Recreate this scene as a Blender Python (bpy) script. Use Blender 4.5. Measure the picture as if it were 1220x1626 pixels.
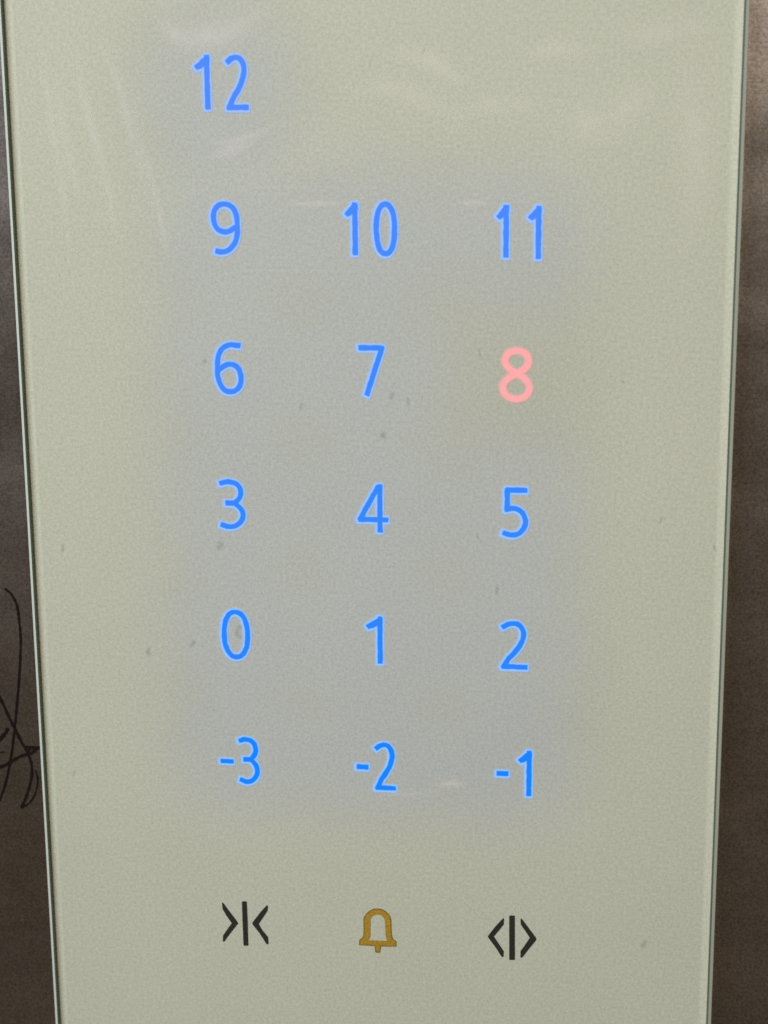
import bpy, bmesh, math, random
import numpy as np
from mathutils import Matrix, Vector

random.seed(7)
for o in list(bpy.data.objects):
    bpy.data.objects.remove(o)
sc = bpy.context.scene
C = sc.collection

# ------------------------------------------------------------------ camera
# The panel is the XZ plane (x right, z up, the viewer on the -Y side), in metres.
# Pose from fitting the photograph's number grid and glass edges (see PW, PH, F).
PW, PH, F = 1220.0, 1626.0, 3000.0
AX, AY, AZ = 0.2509, 0.1359, 0.0262
T = np.array([-3.9408, 6.156, 533.881])


def rot(a, b, c):
    ca, sa, cb, sb, cc, s_ = math.cos(a), math.sin(a), math.cos(b), math.sin(b), math.cos(c), math.sin(c)
    rx = np.array([[1, 0, 0], [0, ca, -sa], [0, sa, ca]])
    ry = np.array([[cb, 0, sb], [0, 1, 0], [-sb, 0, cb]])
    rz = np.array([[cc, -s_, 0], [s_, cc, 0], [0, 0, 1]])
    return rz @ ry @ rx


RC = rot(AX, AY, AZ)
CAM = -RC.T @ T                                   # millimetres: x right, y down, z into the wall


def w3(v):
    return Vector((v[0], v[2], -v[1]))


def at(px, py, depth=0.0):
    """photo pixel -> (x right, y down) in mm on the plane `depth` mm behind the print"""
    d = RC.T @ np.array([(px - PW / 2) / F, (py - PH / 2) / F, 1.0])
    k = (depth - CAM[2]) / d[2]
    p = CAM + k * d
    return float(p[0]), float(p[1])


cd = bpy.data.cameras.new('camera')
cam = bpy.data.objects.new('camera', cd)
C.objects.link(cam)
right, up, back = w3(RC[0]), -w3(RC[1]), -w3(RC[2])
m = Matrix((right, up, back)).transposed().to_4x4()
m.translation = w3(CAM) * 0.001
cam.matrix_world = m
cd.sensor_fit = 'HORIZONTAL'
cd.sensor_width = 36.0
cd.lens = 36.0 * F / PW
cd.clip_start = 0.01
cd.clip_end = 20
cd.dof.use_dof = True
cd.dof.focus_distance = 0.538
cd.dof.aperture_fstop = 22
sc.camera = cam

# ------------------------------------------------------------------ light
world = bpy.data.worlds.new('World')
sc.world = world
world.use_nodes = True
bg = world.node_tree.nodes['Background']
bg.inputs[0].default_value = (0.070, 0.050, 0.031, 1)
bg.inputs[1].default_value = 0.9


def area(name, loc, target, size, size_y, power, col):
    l = bpy.data.lights.new(name, 'AREA')
    l.shape = 'RECTANGLE'
    l.size, l.size_y, l.energy, l.color = size, size_y, power, col
    o = bpy.data.objects.new(name, l)
    C.objects.link(o)
    o.location = loc
    o.rotation_euler = (Vector(target) - Vector(loc)).to_track_quat('-Z', 'Y').to_euler()
    return o


area('ceiling_light', (-0.80, -1.15, 0.90), (0, 0, 0), 1.0, 0.9, 24.0, (0.96, 0.97, 1.0))
area('added_side_light', (0.42, -1.25, 0.52), (0, 0, 0.05), 0.34, 0.26, 5.0, (1.0, 0.80, 0.60))  # unseen lamp, added to brighten the steel and the panel's right side

vs = sc.view_settings
sc.display_settings.display_device = 'sRGB'
vs.view_transform = 'Standard'
vs.look = 'None'
vs.exposure = 0.06
vs.gamma = 1.0
vs.use_curve_mapping = False
sc.render.engine = 'CYCLES'
sc.cycles.use_denoising = False
sc.cycles.max_bounces = 8
sc.cycles.transparent_max_bounces = 16


# ------------------------------------------------------------------ materials
class NT:
    def __init__(s, name):
        s.m = bpy.data.materials.new(name)
        s.m.use_nodes = True
        s.t = s.m.node_tree
        s.t.nodes.clear()
        s.out = s.n('ShaderNodeOutputMaterial')

    def n(s, kind, **kw):
        nd = s.t.nodes.new(kind)
        for k, v in kw.items():
            if k.startswith('_'):
                setattr(nd, k[1:], v)
            else:
                nd.inputs[k.replace('__', ' ')].default_value = v
        return nd

    def l(s, a, b):
        s.t.links.new(a, b)

    def coords(s, scale=(1, 1, 1), rotz=(0, 0, 0)):
        g = s.n('ShaderNodeNewGeometry')
        mp = s.n('ShaderNodeMapping')
        mp.inputs['Scale'].default_value = scale
        mp.inputs['Rotation'].default_value = rotz
        s.l(g.outputs['Position'], mp.inputs[0])
        return mp.outputs[0]

    def noise(s, co, scale, detail=2.0, rough=0.5, dist=0.0):
        nd = s.n('ShaderNodeTexNoise', Scale=scale, Detail=detail, Roughness=rough, Distortion=dist)
        s.l(co, nd.inputs['Vector'])
        return nd.outputs['Fac']

    def remap(s, v, a, b, c, d):
        nd = s.n('ShaderNodeMapRange')
        nd.clamp = True
        nd.inputs[1].default_value, nd.inputs[2].default_value = a, b
        nd.inputs[3].default_value, nd.inputs[4].default_value = c, d
        s.l(v, nd.inputs[0])
        return nd.outputs[0]

    def n_smooth(s, v):
        nd = s.n('ShaderNodeMapRange')
        nd.interpolation_type = 'SMOOTHSTEP'
        s.l(v, nd.inputs[0])
        return nd.outputs[0]

    def math(s, op, a, b):
        nd = s.n('ShaderNodeMath')
        nd.operation = op
        for i, v in enumerate((a, b)):
            if isinstance(v, (int, float)):
                nd.inputs[i].default_value = v
            else:
                s.l(v, nd.inputs[i])
        return nd.outputs[0]

    def mixc(s, fac, a, b, mode='MIX'):
        nd = s.n('ShaderNodeMix')
        nd.data_type = 'RGBA'
        nd.blend_type = mode
        for sock, v in ((nd.inputs[0], fac), (nd.inputs[6], a), (nd.inputs[7], b)):
            if isinstance(v, (int, float)):
                sock.default_value = v
            elif isinstance(v, tuple):
                sock.default_value = v if len(v) == 4 else (*v, 1)
            else:
                s.l(v, sock)
        return nd.outputs[2]

    def shade(s, kind, **kw):
        return s.n(kind, **kw)

    def mixs(s, fac, a, b):
        nd = s.n('ShaderNodeMixShader')
        if isinstance(fac, (int, float)):
            nd.inputs[0].default_value = fac
        else:
            s.l(fac, nd.inputs[0])
        s.l(a, nd.inputs[1])
        s.l(b, nd.inputs[2])
        return nd.outputs[0]

    def done(s, sh):
        s.l(sh, s.out.inputs[0])
        return s.m


def plain(name, col, rough=0.5, metal=0.0, spec=0.5, grain=0.0):
    t = NT(name)
    p = t.n('ShaderNodeBsdfPrincipled', Roughness=rough, Metallic=metal)
    p.inputs['Base Color'].default_value = (*col, 1)
    p.inputs['Specular IOR Level'].default_value = spec
    if grain:
        g = t.remap(t.noise(t.coords(), 2600, 2, 0.7), 0.3, 0.7, 1 - grain, 1 + grain)
        cc = t.n('ShaderNodeCombineColor')
        for i in range(3):
            t.l(g, cc.inputs[i])
        t.l(t.mixc(1.0, (*col, 1), cc.outputs[0], 'MULTIPLY'), p.inputs['Base Color'])
    return t.done(p.outputs[0])


def grey(t, v):
    cc = t.n('ShaderNodeCombineColor')
    for i in range(3):
        t.l(v, cc.inputs[i])
    return cc.outputs[0]


def paint_material(name, col, through, fade=None, window=None):
    """pale green-grey enamel on the back of the glass; a little light from behind comes through"""
    t = NT(name)
    fine = t.remap(t.noise(t.coords(), 1100, 3, 0.75), 0.3, 0.7, 0.87, 1.13)
    broad = t.remap(t.noise(t.coords(), 22, 3, 0.55), 0.3, 0.7, 0.985, 1.015)
    g = t.math('MULTIPLY', fine, broad)
    c1 = t.mixc(1.0, (*col, 1), grey(t, g), 'MULTIPLY')
    tint = t.remap(t.noise(t.coords(), 700, 2, 0.6), 0.3, 0.7, 0.0, 1.0)
    c2 = t.mixc(tint, c1, t.mixc(1.0, c1, (1.02, 0.995, 0.97, 1), 'MULTIPLY'))
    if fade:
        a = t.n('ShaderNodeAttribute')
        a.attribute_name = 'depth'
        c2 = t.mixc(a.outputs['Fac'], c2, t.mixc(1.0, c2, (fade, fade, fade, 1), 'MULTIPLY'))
    d = t.n('ShaderNodeBsdfDiffuse')
    tr = t.n('ShaderNodeBsdfTranslucent')
    t.l(c2, d.inputs[0])
    tr.inputs[0].default_value = (0.8, 0.82, 0.8, 1)
    fac = through
    if window:
        # the enamel is thinner in the rounded key field, so that the lamps behind can shine through it
        g = t.n('ShaderNodeNewGeometry')
        sx = t.n('ShaderNodeSeparateXYZ')
        t.l(g.outputs['Position'], sx.inputs[0])
        dist = None
        for cx, cz, hx, hz, r in window:
            q = []
            for o_, c_, h_ in ((sx.outputs[0], cx, hx), (sx.outputs[2], cz, hz)):
                q.append(t.math('MAXIMUM', t.math('SUBTRACT', t.math('ABSOLUTE', t.math('SUBTRACT', o_, c_), 0), h_ - r), 0.0))
            d_ = t.math('SUBTRACT', t.math('SQRT', t.math('ADD', t.math('MULTIPLY', q[0], q[0]), t.math('MULTIPLY', q[1], q[1])), 0), r)
            dist = d_ if dist is None else t.math('MINIMUM', dist, d_)
        wob = t.remap(t.noise(t.coords(), 70, 3, 0.6), 0.3, 0.7, -0.003, 0.003)
        nd = t.n('ShaderNodeMapRange')
        nd.interpolation_type = 'SMOOTHSTEP'
        for k_, v_ in zip((1, 2, 3, 4), (-0.016, 0.014, 0.15, through)):
            nd.inputs[k_].default_value = v_
        t.l(t.math('ADD', dist, wob), nd.inputs[0])
        fac = nd.outputs[0]
    return t.done(t.mixs(fac, d.outputs[0], tr.outputs[0]))


def glass_material():
    """clear front glass: lets the print show through and mirrors a little at its surface"""
    t = NT('clear_glass')
    lw = t.n('ShaderNodeLayerWeight', Blend=0.5)
    fr = t.math('ADD', t.math('MULTIPLY', t.math('POWER', lw.outputs['Facing'], 5.0), 0.96), 0.04)
    rough = t.remap(t.noise(t.coords((1, 1, 0.5)), 60, 4, 0.6), 0.35, 0.7, 0.06, 0.2)
    gl = t.n('ShaderNodeBsdfGlossy')
    t.l(rough, gl.inputs['Roughness'])
    tr = t.n('ShaderNodeBsdfTransparent')
    tr.inputs[0].default_value = (0.975, 0.988, 0.972, 1)
    return t.done(t.mixs(fr, tr.outputs[0], gl.outputs[0]))


def steel_material():
    t = NT('brushed_steel')
    brush = t.noise(t.coords((0.02, 1, 1)), 1800, 3, 0.6)
    fine = t.noise(t.coords(), 1300, 3, 0.75)
    blot = t.noise(t.coords((1, 1, 1.6)), 26, 4, 0.6, 0.6)
    col = t.mixc(1.0, (0.585, 0.572, 0.585, 1),
                 grey(t, t.math('MULTIPLY', t.remap(fine, 0.28, 0.72, 0.60, 1.40),
                                t.math('MULTIPLY', t.remap(brush, 0.3, 0.7, 0.97, 1.03),
                                       t.remap(t.noise(t.coords((0.45, 1, 1)), 55, 5, 0.65, 0.4), 0.3, 0.7, 0.86, 1.12)))), 'MULTIPLY')
    p = t.n('ShaderNodeBsdfPrincipled', Metallic=1.0)
    t.l(col, p.inputs['Base Color'])
    t.l(t.remap(blot, 0.3, 0.7, 0.26, 0.34), p.inputs['Roughness'])
    p.inputs['Anisotropic'].default_value = 0.3
    b = t.n('ShaderNodeBump', Strength=0.03, Distance=0.0002)
    t.l(brush, b.inputs['Height'])
    t.l(b.outputs[0], p.inputs['Normal'])
    return t.done(p.outputs[0])


def lit_material(name, core, rim, strength=1.0):
    """back-lit numeral: attribute 'depth' runs from -1 (painted bloom faded out) over 0 (outline) to 1 (middle of the stroke)"""
    t = NT(name)
    a = t.n('ShaderNodeAttribute')
    a.attribute_name = 'depth'
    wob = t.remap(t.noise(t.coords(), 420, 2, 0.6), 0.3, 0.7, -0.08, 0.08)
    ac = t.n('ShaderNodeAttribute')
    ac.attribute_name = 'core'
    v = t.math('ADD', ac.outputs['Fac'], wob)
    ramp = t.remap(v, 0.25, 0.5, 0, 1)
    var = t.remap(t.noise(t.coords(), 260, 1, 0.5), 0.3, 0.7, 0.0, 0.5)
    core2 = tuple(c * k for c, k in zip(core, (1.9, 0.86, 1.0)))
    col = t.mixc(ramp, (*rim, 1), t.mixc(var, (*core, 1), (*core2, 1)))  # pale rim: bloom round the stroke painted into the emission colour
    e = t.n('ShaderNodeEmission', Strength=strength)
    t.l(col, e.inputs[0])
    tr = t.n('ShaderNodeBsdfTransparent')
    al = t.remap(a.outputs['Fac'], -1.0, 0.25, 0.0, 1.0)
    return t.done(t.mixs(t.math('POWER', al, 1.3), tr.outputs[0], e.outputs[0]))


def film_material(name, col, strength, noise_scale=90):
    """thin film for grease, dirt and painted glints: attribute 'depth' 0 at its edge, 1 in the middle"""
    t = NT(name)
    a = t.n('ShaderNodeAttribute')
    a.attribute_name = 'depth'
    nz = t.remap(t.noise(t.coords(), noise_scale, 4, 0.65), 0.3, 0.7, 0.35, 1.0)
    f = t.math('MULTIPLY', t.math('MULTIPLY', t.n_smooth(a.outputs['Fac']), nz), strength)
    d = t.n('ShaderNodeBsdfDiffuse')
    d.inputs[0].default_value = (*col, 1)
    tr = t.n('ShaderNodeBsdfTransparent')
    return t.done(t.mixs(f, tr.outputs[0], d.outputs[0]))


def emitter(name, col, s):
    t = NT(name)
    e = t.n('ShaderNodeEmission', Strength=s)
    e.inputs[0].default_value = (*col, 1)
    return t.done(e.outputs[0])


def wbox(x0, x1, y0, y1, r):
    (a, t_), (b, u) = at(x0, y0), at(x1, y1)
    return ((a + b) / 2000, -(t_ + u) / 2000, abs(b - a) / 2000, abs(u - t_) / 2000, r)


WINDOW = [wbox(225, 925, 250, 1315, 0.030), wbox(185, 490, -30, 330, 0.026)]
M = dict(
    paint=paint_material('pale_enamel', (0.645, 0.69, 0.605), 0.075, None, WINDOW),
    band=paint_material('enamel_edge_light', (0.597, 0.638, 0.56), 0.0, 1.14),  # enamel lightened to stand for light entering through the chamfer
    glass=glass_material(),
    edge=plain('ground_glass_edge', (0.60, 0.69, 0.62), 0.35, 0.0, 0.6, 0.06),
    wallglass=plain('green_glass_body', (0.17, 0.215, 0.175), 0.3, 0, 0.3),
    steel=steel_material(),
    box=plain('grey_sheet', (0.25, 0.25, 0.25), 0.6),
    red=lit_material('red_light', (0.88, 0.43, 0.42), (0.88, 0.43, 0.42)),
    ink=plain('black_ink', (0.03, 0.03, 0.026), 0.6, 0, 0.2, 0.3),
    gold=plain('gold_ink', (0.46, 0.29, 0.035), 0.5, 0, 0.3, 0.3),
    golddark=plain('gold_ink_edge', (0.26, 0.16, 0.02), 0.5, 0, 0.3, 0.2),
    led=emitter('blue_led_board', (0.03, 0.12, 1.0), 0.60),
    smear_or_glint=film_material('grease_film', (0.93, 0.93, 0.89), 0.58),
    glint=film_material('painted_glint', (0.95, 0.95, 0.92), 0.65, 160),  # reflected light painted as a pale film
    dirt=film_material('dirt_film', (0.12, 0.11, 0.10), 0.20, 500),
    scratch=plain('scratch_groove', (0.010, 0.007, 0.006), 0.8, 0, 0.1),
)


# ------------------------------------------------------------------ mesh helpers
def link(name, me, mat, parent=None, **props):
    o = bpy.data.objects.new(name, me)
    C.objects.link(o)
    if parent:
        o.parent = parent
    for mt in (mat if isinstance(mat, (list, tuple)) else [mat]):
        me.materials.append(mt)
    for k, v in props.items():
        o[k] = v
    return o


def empty(name, parent=None, loc=(0, 0, 0), **props):
    o = bpy.data.objects.new(name, None)
    C.objects.link(o)
    o.location = loc
    o.empty_display_size = 0.01
    if parent:
        o.parent = parent
    for k, v in props.items():
        o[k] = v
    return o


def box_mesh(name, x0, x1, y0, y1, d0, d1):
    """mm: x right, y down, depth d into the wall"""
    vv = [(x, d, -y) for d in (d0, d1) for y in (y0, y1) for x in (x0, x1)]
    me = bpy.data.meshes.new(name)
    me.from_pydata([tuple(c * 0.001 for c in v) for v in vv], [],
                   [(0, 2, 3, 1), (4, 5, 7, 6), (0, 1, 5, 4), (2, 6, 7, 3), (0, 4, 6, 2), (1, 3, 7, 5)])
    bm = bmesh.new(); bm.from_mesh(me)
    bmesh.ops.recalc_face_normals(bm, faces=bm.faces)
    bm.to_mesh(me); bm.free()
    return me


def faces_mesh(name, verts, faces):
    me = bpy.data.meshes.new(name)
    me.from_pydata([(x * 0.001, d * 0.001, -y * 0.001) for x, y, d in verts], [], faces)
    return me


def cap_dist(X, Y, ax, ay, bx, by, start, end):
    """distance to a segment with nearly square ends where asked"""
    dx, dy = bx - ax, by - ay
    L = max(math.hypot(dx, dy), 1e-9)
    al, pe = ((X - ax) * dx + (Y - ay) * dy) / L, np.abs((X - ax) * dy - (Y - ay) * dx) / L
    e0, e1 = np.maximum(-al, 0), np.maximum(al - L, 0)
    p0, p1 = (7 if start else 2), (7 if end else 2)
    d = pe.copy()
    d = np.where(e0 > 0, (pe ** p0 + e0 ** p0) ** (1 / p0), d)
    return np.where(e1 > 0, (pe ** p1 + e1 ** p1) ** (1 / p1), d)


def seg_dist(X, Y, ax, ay, bx, by):
    dx, dy = bx - ax, by - ay
    q = np.clip(((X - ax) * dx + (Y - ay) * dy) / max(dx * dx + dy * dy, 1e-9), 0, 1)
    return np.hypot(X - ax - q * dx, Y - ay - q * dy)


def field_mesh(name, field, x0, x1, y0, y1, step, depth, attr):
    """triangles where field >= 0 (marching squares); attr(field value) is stored per vertex as 'depth'"""
    nx, ny = int((x1 - x0) / step) + 2, int((y1 - y0) / step) + 2
    xs, ys = x0 + np.arange(nx) * step, y0 + np.arange(ny) * step
    X, Y = np.meshgrid(xs, ys)
    V = field(X, Y)
    verts, vals, idx, tris = [], [], {}, []

    def gv(i, j):
        k = (i, j)
        if k not in idx:
            idx[k] = len(verts); verts.append((xs[i], ys[j])); vals.append(V[j, i])
        return idx[k]

    def ev(i, j, i2, j2):
        k = (i, j, i2, j2) if (i, j) < (i2, j2) else (i2, j2, i, j)
        if k not in idx:
            a, b = V[k[1], k[0]], V[k[3], k[2]]
            q = a / (a - b)
            idx[k] = len(verts)
            verts.append((xs[k[0]] + q * (xs[k[2]] - xs[k[0]]), ys[k[1]] + q * (ys[k[3]] - ys[k[1]])))
            vals.append(0.0)
        return idx[k]

    for j in range(ny - 1):
        for i in range(nx - 1):
            c = [(i, j), (i, j + 1), (i + 1, j + 1), (i + 1, j)]
            s = [V[b, a] >= 0 for a, b in c]
            if not any(s):
                continue
            poly = []
            for k in range(4):
                a, b = c[k], c[(k + 1) % 4]
                if s[k]:
                    poly.append(gv(*a))
                if s[k] != s[(k + 1) % 4]:
                    poly.append(ev(*a, *b))
            if len(poly) >= 3:
                tris.append(tuple(poly))
    me = bpy.data.meshes.new(name)
    me.from_pydata([(x * 0.001, depth * 0.001, -y * 0.001) for x, y in verts], [], tris)
    at_ = me.attributes.new('depth', 'FLOAT', 'POINT')
    at_.data.foreach_set('value', np.array([attr(v) for v in vals], dtype=np.float32))
    return me


# ------------------------------------------------------------------ wall
TOP, BOT = -195.0, 200.0          # panel ends, mm (y down)
PX = 100.0                        # half width of the glass
WALL_D = 6.0                      # wall surface, mm behind the print plane


def wall_mesh():
    xo, yo, xi, yi0, yi1 = 330, 420, 92, TOP + 8, BOT - 8
    o = [(-xo, -yo), (xo, -yo), (xo, yo), (-xo, yo)]
    n = [(-xi, yi0), (xi, yi0), (xi, yi1), (-xi, yi1)]
    v, f = [], []
    for d in (WALL_D, WALL_D + 1.5):
        v += [(*p, d) for p in o] + [(*p, d) for p in n]
    for k in range(4):
        q = (k + 1) % 4
        f.append((k, 4 + k, 4 + q, q))
        f.append((8 + k, 8 + q, 12 + q, 12 + k))
        f.append((k, q, 8 + q, 8 + k))
        f.append((4 + k, 12 + k, 12 + q, 4 + q))
    me = faces_mesh('wall', v, f)
    bm = bmesh.new(); bm.from_mesh(me)
    bmesh.ops.recalc_face_normals(bm, faces=bm.faces)
    bm.to_mesh(me); bm.free()
    return me


wall = link('wall', wall_mesh(), M['steel'], kind='structure',
            label='dull brushed steel lift wall behind the glass panel', category='wall')


# scratched scribble on the steel left of the panel (photo pixels, line width in px)
def smooth(pts, n=8):
    out = []
    p = [np.array(q, float) for q in pts]
    p = [2 * p[0] - p[1]] + p + [2 * p[-1] - p[-2]]
    for i in range(1, len(p) - 2):
        for k in range(n):
            t = k / n
            out.append(0.5 * ((2 * p[i]) + (-p[i - 1] + p[i + 1]) * t + (2 * p[i - 1] - 5 * p[i] + 4 * p[i + 1] - p[i + 2]) * t * t
                              + (-p[i - 1] + 3 * p[i] - 3 * p[i + 1] + p[i + 2]) * t ** 3))
    out.append(p[-2])
    return out


SCR = [
    ([(7, 934), (18, 944), (27, 962), (31, 990), (33, 1020), (31, 1070), (27, 1120), (23, 1160), (18, 1200), (10, 1240), (0, 1270), (-14, 1300)], 2.2),
    ([(-14, 1085), (2, 1112), (14, 1138), (24, 1158), (34, 1178), (44, 1196), (50, 1214), (50, 1236), (43, 1262), (34, 1284)], 2.6),
    ([(34, 1284), (48, 1274), (57, 1258), (60, 1238), (56, 1222)], 1.6),
    ([(-20, 1222), (4, 1217), (20, 1208), (36, 1200), (48, 1197), (56, 1192), (58, 1188), (50, 1188), (44, 1194)], 2.6),
    ([(40, 1186), (54, 1188), (66, 1187)], 2.6),
    ([(-18, 1190), (0, 1174), (9, 1164), (13, 1156)], 3.2),
    ([(-16, 1206), (-2, 1196), (8, 1194)], 1.2),
]
for si, (pts, wd) in enumerate(SCR):
    q = [at(*p, WALL_D) for p in smooth(pts)]
    vv, ff = [], []
    for i, (x, y) in enumerate(q):
        a, b = q[max(i - 1, 0)], q[min(i + 1, len(q) - 1)]
        dx, dy = b[0] - a[0], b[1] - a[1]
        L = math.hypot(dx, dy) or 1
        h = wd * 0.178 * 1.12 * (0.75 + 0.45 * random.random())
        if i in (0, len(q) - 1):
            h *= 0.4
        vv += [(x - dy / L * h, y + dx / L * h, WALL_D - 0.02 - 0.005 * si), (x + dy / L * h, y - dx / L * h, WALL_D - 0.02 - 0.005 * si)]
        if i:
            k = 2 * i
            ff.append((k - 2, k - 1, k + 1, k))
    link('scratch', faces_mesh('scratch', vv, ff), M['scratch'], wall)

# ------------------------------------------------------------------ glass panel
panel = empty('lift_control_panel', None, (0, 0, -BOT * 0.001),
              label='pale glass lift control panel with glowing blue floor numbers on steel wall',
              category='control panel')


def child(name, me, mat, parent=panel, **kw):
    o = link(name, me, mat, parent, **kw)
    if parent is panel:
        o.location = (0, 0, BOT * 0.001)
    return o


G0 = -1.9        # front face of the glass (mm, towards the viewer)
CH = 0.95        # width of the ground chamfer
# pale enamel sheet on the back of the clear layer
ex, et, eb = PX - CH, TOP + CH, BOT - CH
child('enamel_back', faces_mesh('enamel_back', [(-ex, et, 0), (-ex, eb, 0), (ex, eb, 0), (ex, et, 0)], [(0, 1, 2, 3)]), M['paint'])
# front glass sheet
gx, gt, gb = PX - CH, TOP + CH, BOT - CH
child('glass_front', faces_mesh('glass_front', [(-gx, gt, G0), (-gx, gb, G0), (gx, gb, G0), (gx, gt, G0)], [(0, 1, 2, 3)]), M['glass'])


def ring(name, rings, mat):
    """closed strips between successive rectangles, each (inset from the glass outline, depth) in mm"""
    v, f = [], []
    for i_, d in rings:
        hx, t_, b_ = PX - i_, TOP + i_, BOT - i_
        v += [(-hx, t_, d), (hx, t_, d), (hx, b_, d), (-hx, b_, d)]
    for r in range(len(rings) - 1):
        for k in range(4):
            q = (k + 1) % 4
            f.append((4 * r + k, 4 * r + q, 4 * r + 4 + q, 4 * r + 4 + k))
    return child(name, faces_mesh(name, v, f), mat)


# chamfer and outer side of the plate, then the green body seen through the front near the edge
ring('polished_edge', [(CH, G0), (0.15, G0 + 0.55), (0, G0 + 0.8), (0, WALL_D - 0.02)], M['edge'])
DK = 0.45
ring('green_edge_line', [(CH + 0.02, G0 + 0.05), (CH + 0.06, -0.12), (CH + DK, -0.12)], M['wallglass'])
mg = ring('edge_light_band', [(CH + DK, -0.012), (CH + DK + 1.7, -0.012), (CH + DK + 2.6, -0.012)], M['band'])  # edge strip with the chamfer's light put into its colour
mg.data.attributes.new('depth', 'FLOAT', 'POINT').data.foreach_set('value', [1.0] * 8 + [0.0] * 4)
# shallow tray behind, let into the wall, carrying the lamps
v = [(-91, TOP + 9), (91, TOP + 9), (91, BOT - 9), (-91, BOT - 9)]
child('back_tray', faces_mesh('back_tray', [(*p, 0.3) for p in v] + [(*p, 12.0) for p in v],
      [(0, 1, 5, 4), (1, 2, 6, 5), (2, 3, 7, 6), (3, 0, 4, 7), (4, 5, 6, 7)]), M['box'])

# ------------------------------------------------------------------ numerals (centre lines as drawn on the panel)
SW = 2.45        # stroke width, mm
BLEED = 0.32      # soft bloom painted past the outline, mm


def arc(cx, cy, rx, ry, a0, a1, n=28, p=2.0):
    out = []
    for k in range(n + 1):
        a = math.radians(a0 + (a1 - a0) * k / n)
        c, s = math.cos(a), math.sin(a)
        out.append((cx + rx * math.copysign(abs(c) ** (2 / p), c), cy + ry * math.copysign(abs(s) ** (2 / p), s)))
    return out


GL = {
    '0': ([arc(605, 530, 200, 390, 0, 360, 48, 2.25)], 1),
    '1': ([[(695, 250), (695, 1010)], [(690, 262), (500, 385)], [(690, 300), (560, 372)]], 1),
    '2': ([smooth([(330, 270), (400, 232), (500, 212), (600, 238), (665, 310), (690, 400), (672, 500), (620, 610), (530, 730), (420, 850), (335, 985)]),
           [(335, 995), (720, 995)]], 1),
    '3': ([smooth([(350, 190), (430, 168), (520, 168), (615, 198), (680, 262), (705, 340), (690, 420), (640, 495), (560, 545), (455, 548)]),
           smooth([(455, 548), (560, 548), (640, 590), (708, 665), (735, 760), (710, 850), (640, 922), (550, 965), (450, 970), (350, 945)])], 1),
    '4': ([[(668, 292), (345, 825)], [(350, 843), (825, 843)], [(715, 262), (715, 1020)]], 1),
    '5': ([[(690, 205), (375, 205), (375, 540)],
           smooth([(375, 548), (480, 530), (580, 552), (660, 620), (710, 730), (705, 820), (650, 920), (570, 985), (480, 1005), (400, 1000), (335, 980)])], 1),
    '6': ([smooth([(760, 205), (640, 195), (540, 220), (460, 290), (410, 390), (390, 520), (383, 680), (395, 800), (440, 930), (510, 1010), (595, 1035),
                   (690, 1010), (770, 930), (802, 820), (795, 710), (755, 612), (690, 557), (610, 540), (520, 562), (420, 640)])], 1),
    '7': ([[(370, 240), (748, 240), (480, 1050)]], 1),
    '8': ([smooth([(560, 592), (440, 505), (378, 420), (368, 350), (400, 255), (470, 200), (560, 185), (655, 202), (728, 258), (758, 350), (748, 425), (685, 508), (560, 592)], 6),
           smooth([(560, 592), (435, 665), (355, 755), (332, 840), (360, 940), (440, 1015), (555, 1042), (670, 1015), (750, 940), (776, 840), (755, 755), (680, 665), (560, 592)], 6)], 1),
    '9': ([smooth([(450, 1015), (500, 1025), (590, 1012), (680, 950), (745, 860), (778, 740), (788, 600), (780, 460), (750, 350), (690, 270), (580, 235),
                   (480, 265), (415, 350), (395, 460), (415, 570), (470, 655), (560, 695), (650, 680), (745, 625)])], 1),
    '-': ([[(0, 0), (1, 0)]], 1),
}


def glyph(ch, bbox, parent, mat, name):
    """bbox = (x0, x1, y0, y1) of the numeral in photo pixels -> mesh on the print plane"""
    x0, x1, y0, y1 = bbox
    mx, my = (x0 + x1) / 2, (y0 + y1) / 2
    X0, X1 = at(x0, my)[0], at(x1, my)[0]
    Y0, Y1 = at(mx, y0)[1], at(mx, y1)[1]
    strokes = GL[ch][0]
    h = (2.0 if ch == '8' else SW) / 2
    if ch == '-':
        yc = (Y0 + Y1) / 2
        h = (Y1 - Y0) / 2
        strokes = [[(X0 + h, yc), (X1 - h, yc)]]
    else:
        allp = [p for s in strokes for p in s]
        ax, bx = min(p[0] for p in allp), max(p[0] for p in allp)
        ay, by = min(p[1] for p in allp), max(p[1] for p in allp)
        strokes = [[(X0 + h + (p[0] - ax) / (bx - ax) * (X1 - X0 - 2 * h),
                     Y0 + h + (p[1] - ay) / (by - ay) * (Y1 - Y0 - 2 * h)) for p in s] for s in strokes]

    def field(X, Y):
        d = np.full(X.shape, 1e9)
        for s in strokes:
            closed = math.dist(s[0], s[-1]) < 1e-6
            n = len(s) - 2
            for i, (a, b) in enumerate(zip(s, s[1:])):
                d = np.minimum(d, cap_dist(X, Y, *a, *b, i == 0 and not closed, i == n and not closed))
        return h + BLEED - d

    me = field_mesh(name, field, X0 - 1, X1 + 1, Y0 - 1, Y1 + 1, 0.17, -0.09,
                    lambda v: (v - BLEED) / BLEED if v < BLEED else (v - BLEED) / h)
    # core shifted up right: wider pale halo at lower left, painted into the emission
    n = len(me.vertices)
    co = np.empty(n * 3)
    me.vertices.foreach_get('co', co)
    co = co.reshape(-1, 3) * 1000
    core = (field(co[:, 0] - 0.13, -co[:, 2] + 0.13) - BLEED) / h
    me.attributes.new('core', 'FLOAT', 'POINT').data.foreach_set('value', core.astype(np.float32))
    return link(name, me, mat, parent)


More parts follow.
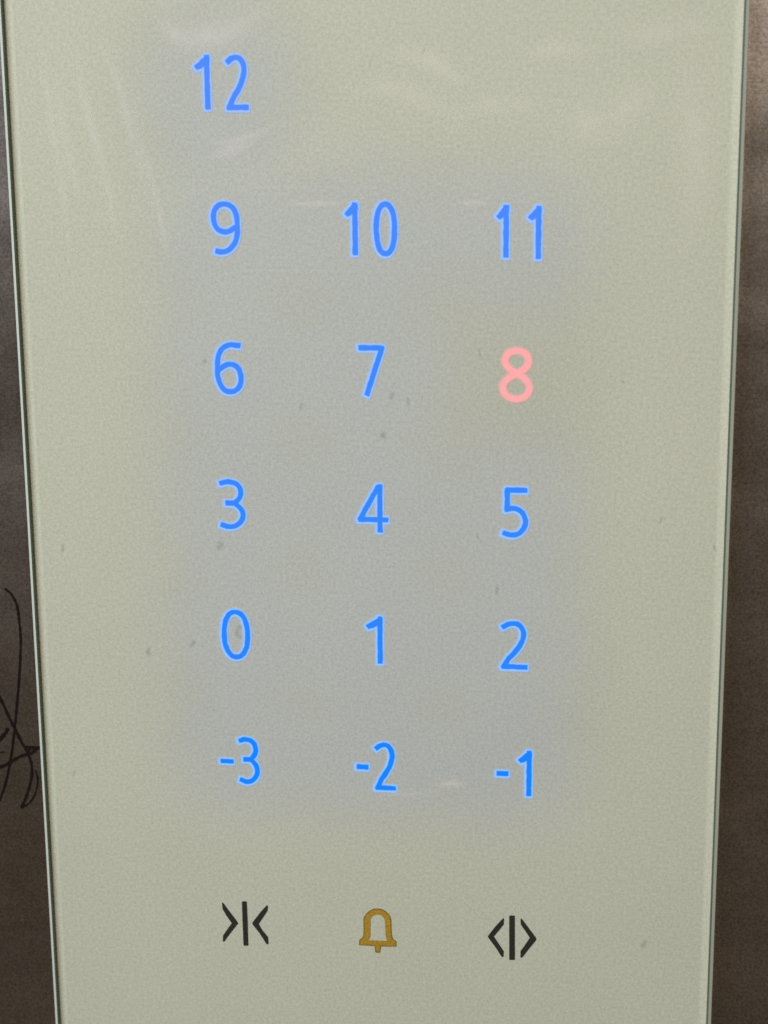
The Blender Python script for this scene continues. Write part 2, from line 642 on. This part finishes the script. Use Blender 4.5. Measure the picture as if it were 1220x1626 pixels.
KEYS = [
    ('12', [('1', (307, 335.7, 84.6, 177.2)), ('2', (356, 396.5, 84, 178.3))]),
    ('9', [('9', (332, 383.6, 317.2, 407.7))]),
    ('10', [('1', (544.7, 570.5, 319, 408.5)), ('0', (590, 633.3, 317.4, 410.5))]),
    ('11', [('1', (785.5, 810.5, 323, 412.5)), ('1', (836, 862, 324.5, 414.5))]),
    ('6', [('6', (338, 389, 541, 629.6))]),
    ('7', [('7', (566, 613.5, 546, 632))]),
    ('8', [('8', (793, 847, 551.3, 639.2))]),
    ('3', [('3', (346, 392, 759, 843.5))]),
    ('4', [('4', (565, 619, 766.5, 848.3))]),
    ('5', [('5', (794.5, 841.5, 772, 857))]),
    ('0', [('0', (349, 399.5, 966, 1050))]),
    ('1', [('1', (579.5, 610, 976.5, 1057))]),
    ('2', [('2', (793, 840.5, 984, 1066))]),
    ('-3', [('-', (347.5, 373, 1203.5, 1215)), ('3', (376.5, 414.5, 1168.5, 1248))]),
    ('-2', [('-', (563, 587.5, 1211.5, 1225)), ('2', (592.5, 631, 1177, 1258))]),
    ('-1', [('-', (785.5, 810, 1222.5, 1235.5)), ('1', (820.5, 846.5, 1190, 1267))]),
]
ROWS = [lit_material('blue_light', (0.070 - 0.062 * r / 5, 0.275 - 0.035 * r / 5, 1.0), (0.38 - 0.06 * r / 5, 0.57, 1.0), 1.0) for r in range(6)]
for text, gl in KEYS:
    on = text == '8'
    row = 0 if text == '12' else 1 + ['9', '10', '11', '6', '7', '8', '3', '4', '5', '0', '1', '2', '-3', '-2', '-1'].index(text) // 3
    lab = 'floor number %s glowing %s' % (text.replace('-', 'minus '), 'pale red' if on else 'blue')
    key = empty('floor_button', panel, (0, 0, BOT * 0.001), label=lab)
    for ch, bb in gl:
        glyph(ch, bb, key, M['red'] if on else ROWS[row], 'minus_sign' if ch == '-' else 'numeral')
    if not on:
        cx = sum((b[1][0] + b[1][1]) / 2 for b in gl) / len(gl)
        cy = (gl[-1][1][2] + gl[-1][1][3]) / 2
        X, Y = at(cx, cy)
        disc = [(X + 21.5 * math.copysign(abs(math.cos(k)) ** 0.8, math.cos(k)), Y + 20.5 * math.copysign(abs(math.sin(k)) ** 0.8, math.sin(k)), 9.0)
                for k in [2 * math.pi * j / 32 for j in range(32)]]
        link('lamp_board', faces_mesh('lamp_board', disc[::-1], [tuple(range(32))]), M['led'], key)


# ------------------------------------------------------------------ printed door and alarm symbols
def printed(name, zoom, ox, oy, k, loops, mat, parent, depth=-0.08):
    """outline loops in enlarged-photo units -> one flat print with a thickness of its own"""
    bm = bmesh.new()
    edges = []
    for lp in loops:
        vs_ = []
        for (a, b) in lp:
            x, y = at(ox + a / k, oy + b / k)
            vs_.append(bm.verts.new((x * .001, depth * .001, -y * .001)))
        for i in range(len(vs_)):
            edges.append(bm.edges.new((vs_[i], vs_[(i + 1) % len(vs_)])))
    bmesh.ops.triangle_fill(bm, edges=edges, use_beauty=True, use_dissolve=False)
    me = bpy.data.meshes.new(name)
    bm.to_mesh(me); bm.free()
    return link(name, me, mat, parent)


Z = 1220 / 120
close_b = empty('door_close_button', panel, (0, 0, BOT * 0.001), label='black door close symbol with arrows pointing inward')
printed('arrow', 0, 330, 1420, Z, [[(228, 135), (246, 136), (262, 152), (345, 265), (470, 430), (495, 470), (470, 500), (345, 660), (275, 757), (258, 772), (243, 755), (247, 665), (320, 560), (388, 468), (300, 345), (240, 240)]], M['ink'], close_b)
printed('bar', 0, 330, 1420, Z, [[(552, 122), (562, 114), (622, 112), (632, 122), (645, 400), (658, 822), (648, 832), (588, 832), (578, 822), (560, 400)]], M['ink'], close_b)
printed('arrow', 0, 330, 1420, Z, [[(955, 175), (972, 190), (974, 220), (966, 270), (900, 370), (826, 480), (890, 590), (975, 690), (984, 795), (965, 812), (945, 800), (830, 620), (730, 495), (718, 474), (735, 440), (850, 290)]], M['ink'], close_b)
open_b = empty('door_open_button', panel, (0, 0, BOT * 0.001), label='black door open symbol with arrows pointing outward')
printed('arrow', 0, 755, 1440, Z, [[(452, 180), (464, 196), (461, 285), (385, 380), (303, 480), (370, 580), (460, 715), (458, 800), (438, 814), (420, 800), (330, 660), (215, 505), (202, 485), (215, 455), (330, 310)]], M['ink'], open_b)
printed('bar', 0, 755, 1440, Z, [[(548, 148), (557, 140), (631, 140), (640, 148), (640, 850), (632, 858), (556, 858), (548, 850)]], M['ink'], open_b)
printed('arrow', 0, 755, 1440, Z, [[(742, 186), (765, 210), (870, 350), (975, 490), (990, 520), (975, 550), (860, 690), (765, 812), (748, 824), (728, 815), (730, 715), (800, 620), (880, 500), (800, 380), (735, 285), (730, 200)]], M['ink'], open_b)
alarm = empty('alarm_button', panel, (0, 0, BOT * 0.001), label='gold bell outline, the alarm symbol')
outer = [(310, 762), (310, 695), (322, 678), (360, 650), (376, 620), (382, 580), (380, 345), (392, 312), (425, 262), (475, 215), (540, 184), (605, 178), (665, 184), (735, 216), (785, 265), (818, 315), (830, 355), (834, 480), (840, 600), (850, 645), (872, 682), (905, 700), (917, 715), (914, 796), (700, 794), (310, 772)]
inner = [(440, 698), (466, 660), (476, 610), (478, 345), (496, 310), (530, 280), (570, 263), (640, 262), (690, 288), (724, 322), (740, 355), (748, 500), (755, 620), (775, 712)]
printed('bell', 0, 540, 1425, Z, [outer, inner], M['golddark'], alarm, -0.07)


def inset(lp, d, sgn):
    out = []
    n = len(lp)
    for i in range(n):
        a, b, c = lp[i - 1], lp[i], lp[(i + 1) % n]
        nx, ny = 0, 0
        for p, q in ((a, b), (b, c)):
            dx, dy = q[0] - p[0], q[1] - p[1]
            L = math.hypot(dx, dy) or 1
            nx += -dy / L; ny += dx / L
        L = math.hypot(nx, ny) or 1
        out.append((b[0] + sgn * d * nx / L, b[1] + sgn * d * ny / L))
    return out


printed('bell_middle', 0, 540, 1425, Z, [inset(outer, 17, 1), inset(inner, 17, 1)], M['gold'], alarm, -0.10)
printed('clapper', 0, 540, 1425, Z, [[(562, 788), (665, 794), (652, 885), (640, 895), (580, 893), (570, 880)]], M['golddark'], alarm, -0.085)
printed('clapper_middle', 0, 540, 1425, Z, [[(578, 770), (648, 775), (638, 872), (585, 870)]], M['gold'], alarm, -0.115)


# ------------------------------------------------------------------ grease smears, painted glints and dirt
def film(name, pts, width, mat, taper=True):
    """soft streak along photo pixels, width in px, lying just over the enamel"""
    q = [at(*p) for p in smooth(pts, 5)]
    h = width * 0.178 / 2
    n = len(q) - 1

    def field(X, Y):
        best = np.full(X.shape, -1e9)
        for i, (a, b) in enumerate(zip(q, q[1:])):
            k = (math.sin(math.pi * (i + 0.5) / n) ** 0.5 if taper else 1) * h
            best = np.maximum(best, (k - seg_dist(X, Y, *a, *b)) / h)
        return best

    xs, ys = [p[0] for p in q], [p[1] for p in q]
    me = field_mesh(name, field, min(xs) - h, max(xs) + h, min(ys) - h, max(ys) + h, max(0.2, h / 6), -0.015 - 0.05 * random.random(),
                    lambda v: max(0, min(1, v)))
    return child(name, me, mat)


for pts, wd in [
    ([(150, 40), (190, 140), (215, 230), (240, 330)], 34), ([(115, 60), (140, 180), (170, 290), (190, 400)], 30),
    ([(90, 110), (105, 230), (135, 340)], 36), ([(205, 120), (225, 230), (252, 330), (270, 430)], 24),
    ([(65, 60), (80, 180), (100, 300), (115, 440)], 26), ([(250, 30), (290, 60), (360, 50), (440, 10)], 70),
    ([(330, 228), (380, 222), (430, 204)], 22), ([(335, 250), (400, 228)], 34),
    ([(560, 150), (620, 140), (690, 165), (745, 195)], 60), ([(600, 85), (680, 95), (745, 140)], 56),
    ([(825, 92), (880, 80), (955, 80)], 52), ([(735, 175), (800, 165), (860, 168)], 50), ([(890, 200), (960, 190), (1040, 140)], 110),
    ([(690, 1250), (715, 1245), (745, 1247)], 30), ([(600, 1262), (650, 1262), (700, 1258)], 14),
    ([(1085, 80), (1105, 240), (1090, 400)], 90), ([(980, 60), (1060, 50), (1130, 40)], 70),
]:
    film('smear_or_glint', pts, wd, M['smear_or_glint'])
for pts, wd in [([(456, 325), (500, 323), (552, 323)], 15), ([(726, 323), (752, 322), (780, 323)], 14), ([(700, 1246), (718, 1244), (738, 1246)], 15)]:
    film('smear_or_glint', pts, wd, M['glint'])  # short reflections painted as pale dashes

for x, y, r, st in [(623, 628, 6, 1.3), (648, 637, 5, 1.6), (478, 645, 6, 1), (607, 692, 8, .6), (352, 866, 9, .8), (377, 1003, 9, 1.5), (789, 938, 5.5, 1.6),
                    (1023, 1499, 7, .8), (1050, 826, 4.5, 1.8), (306, 1022, 7, .8), (235, 1035, 8, .9), (868, 73, 3.5, 1.4), (672, 82, 4, 1.4), (762, 560, 4.5, 1.6),
                    (758, 852, 4, 1.4), (349, 50, 3, 1), (326, 574, 5, .7), (1135, 870, 4, 2), (990, 606, 3.5, .8), (100, 870, 5, 1.8), (118, 1228, 4, 1.8)]:
    film('dirt_speck', [(x - r * random.uniform(-.4, .4), y - r * st * .5), (x, y), (x + r * random.uniform(-.5, .5), y + r * st * .5)], r * 1.6, M['dirt'], False)
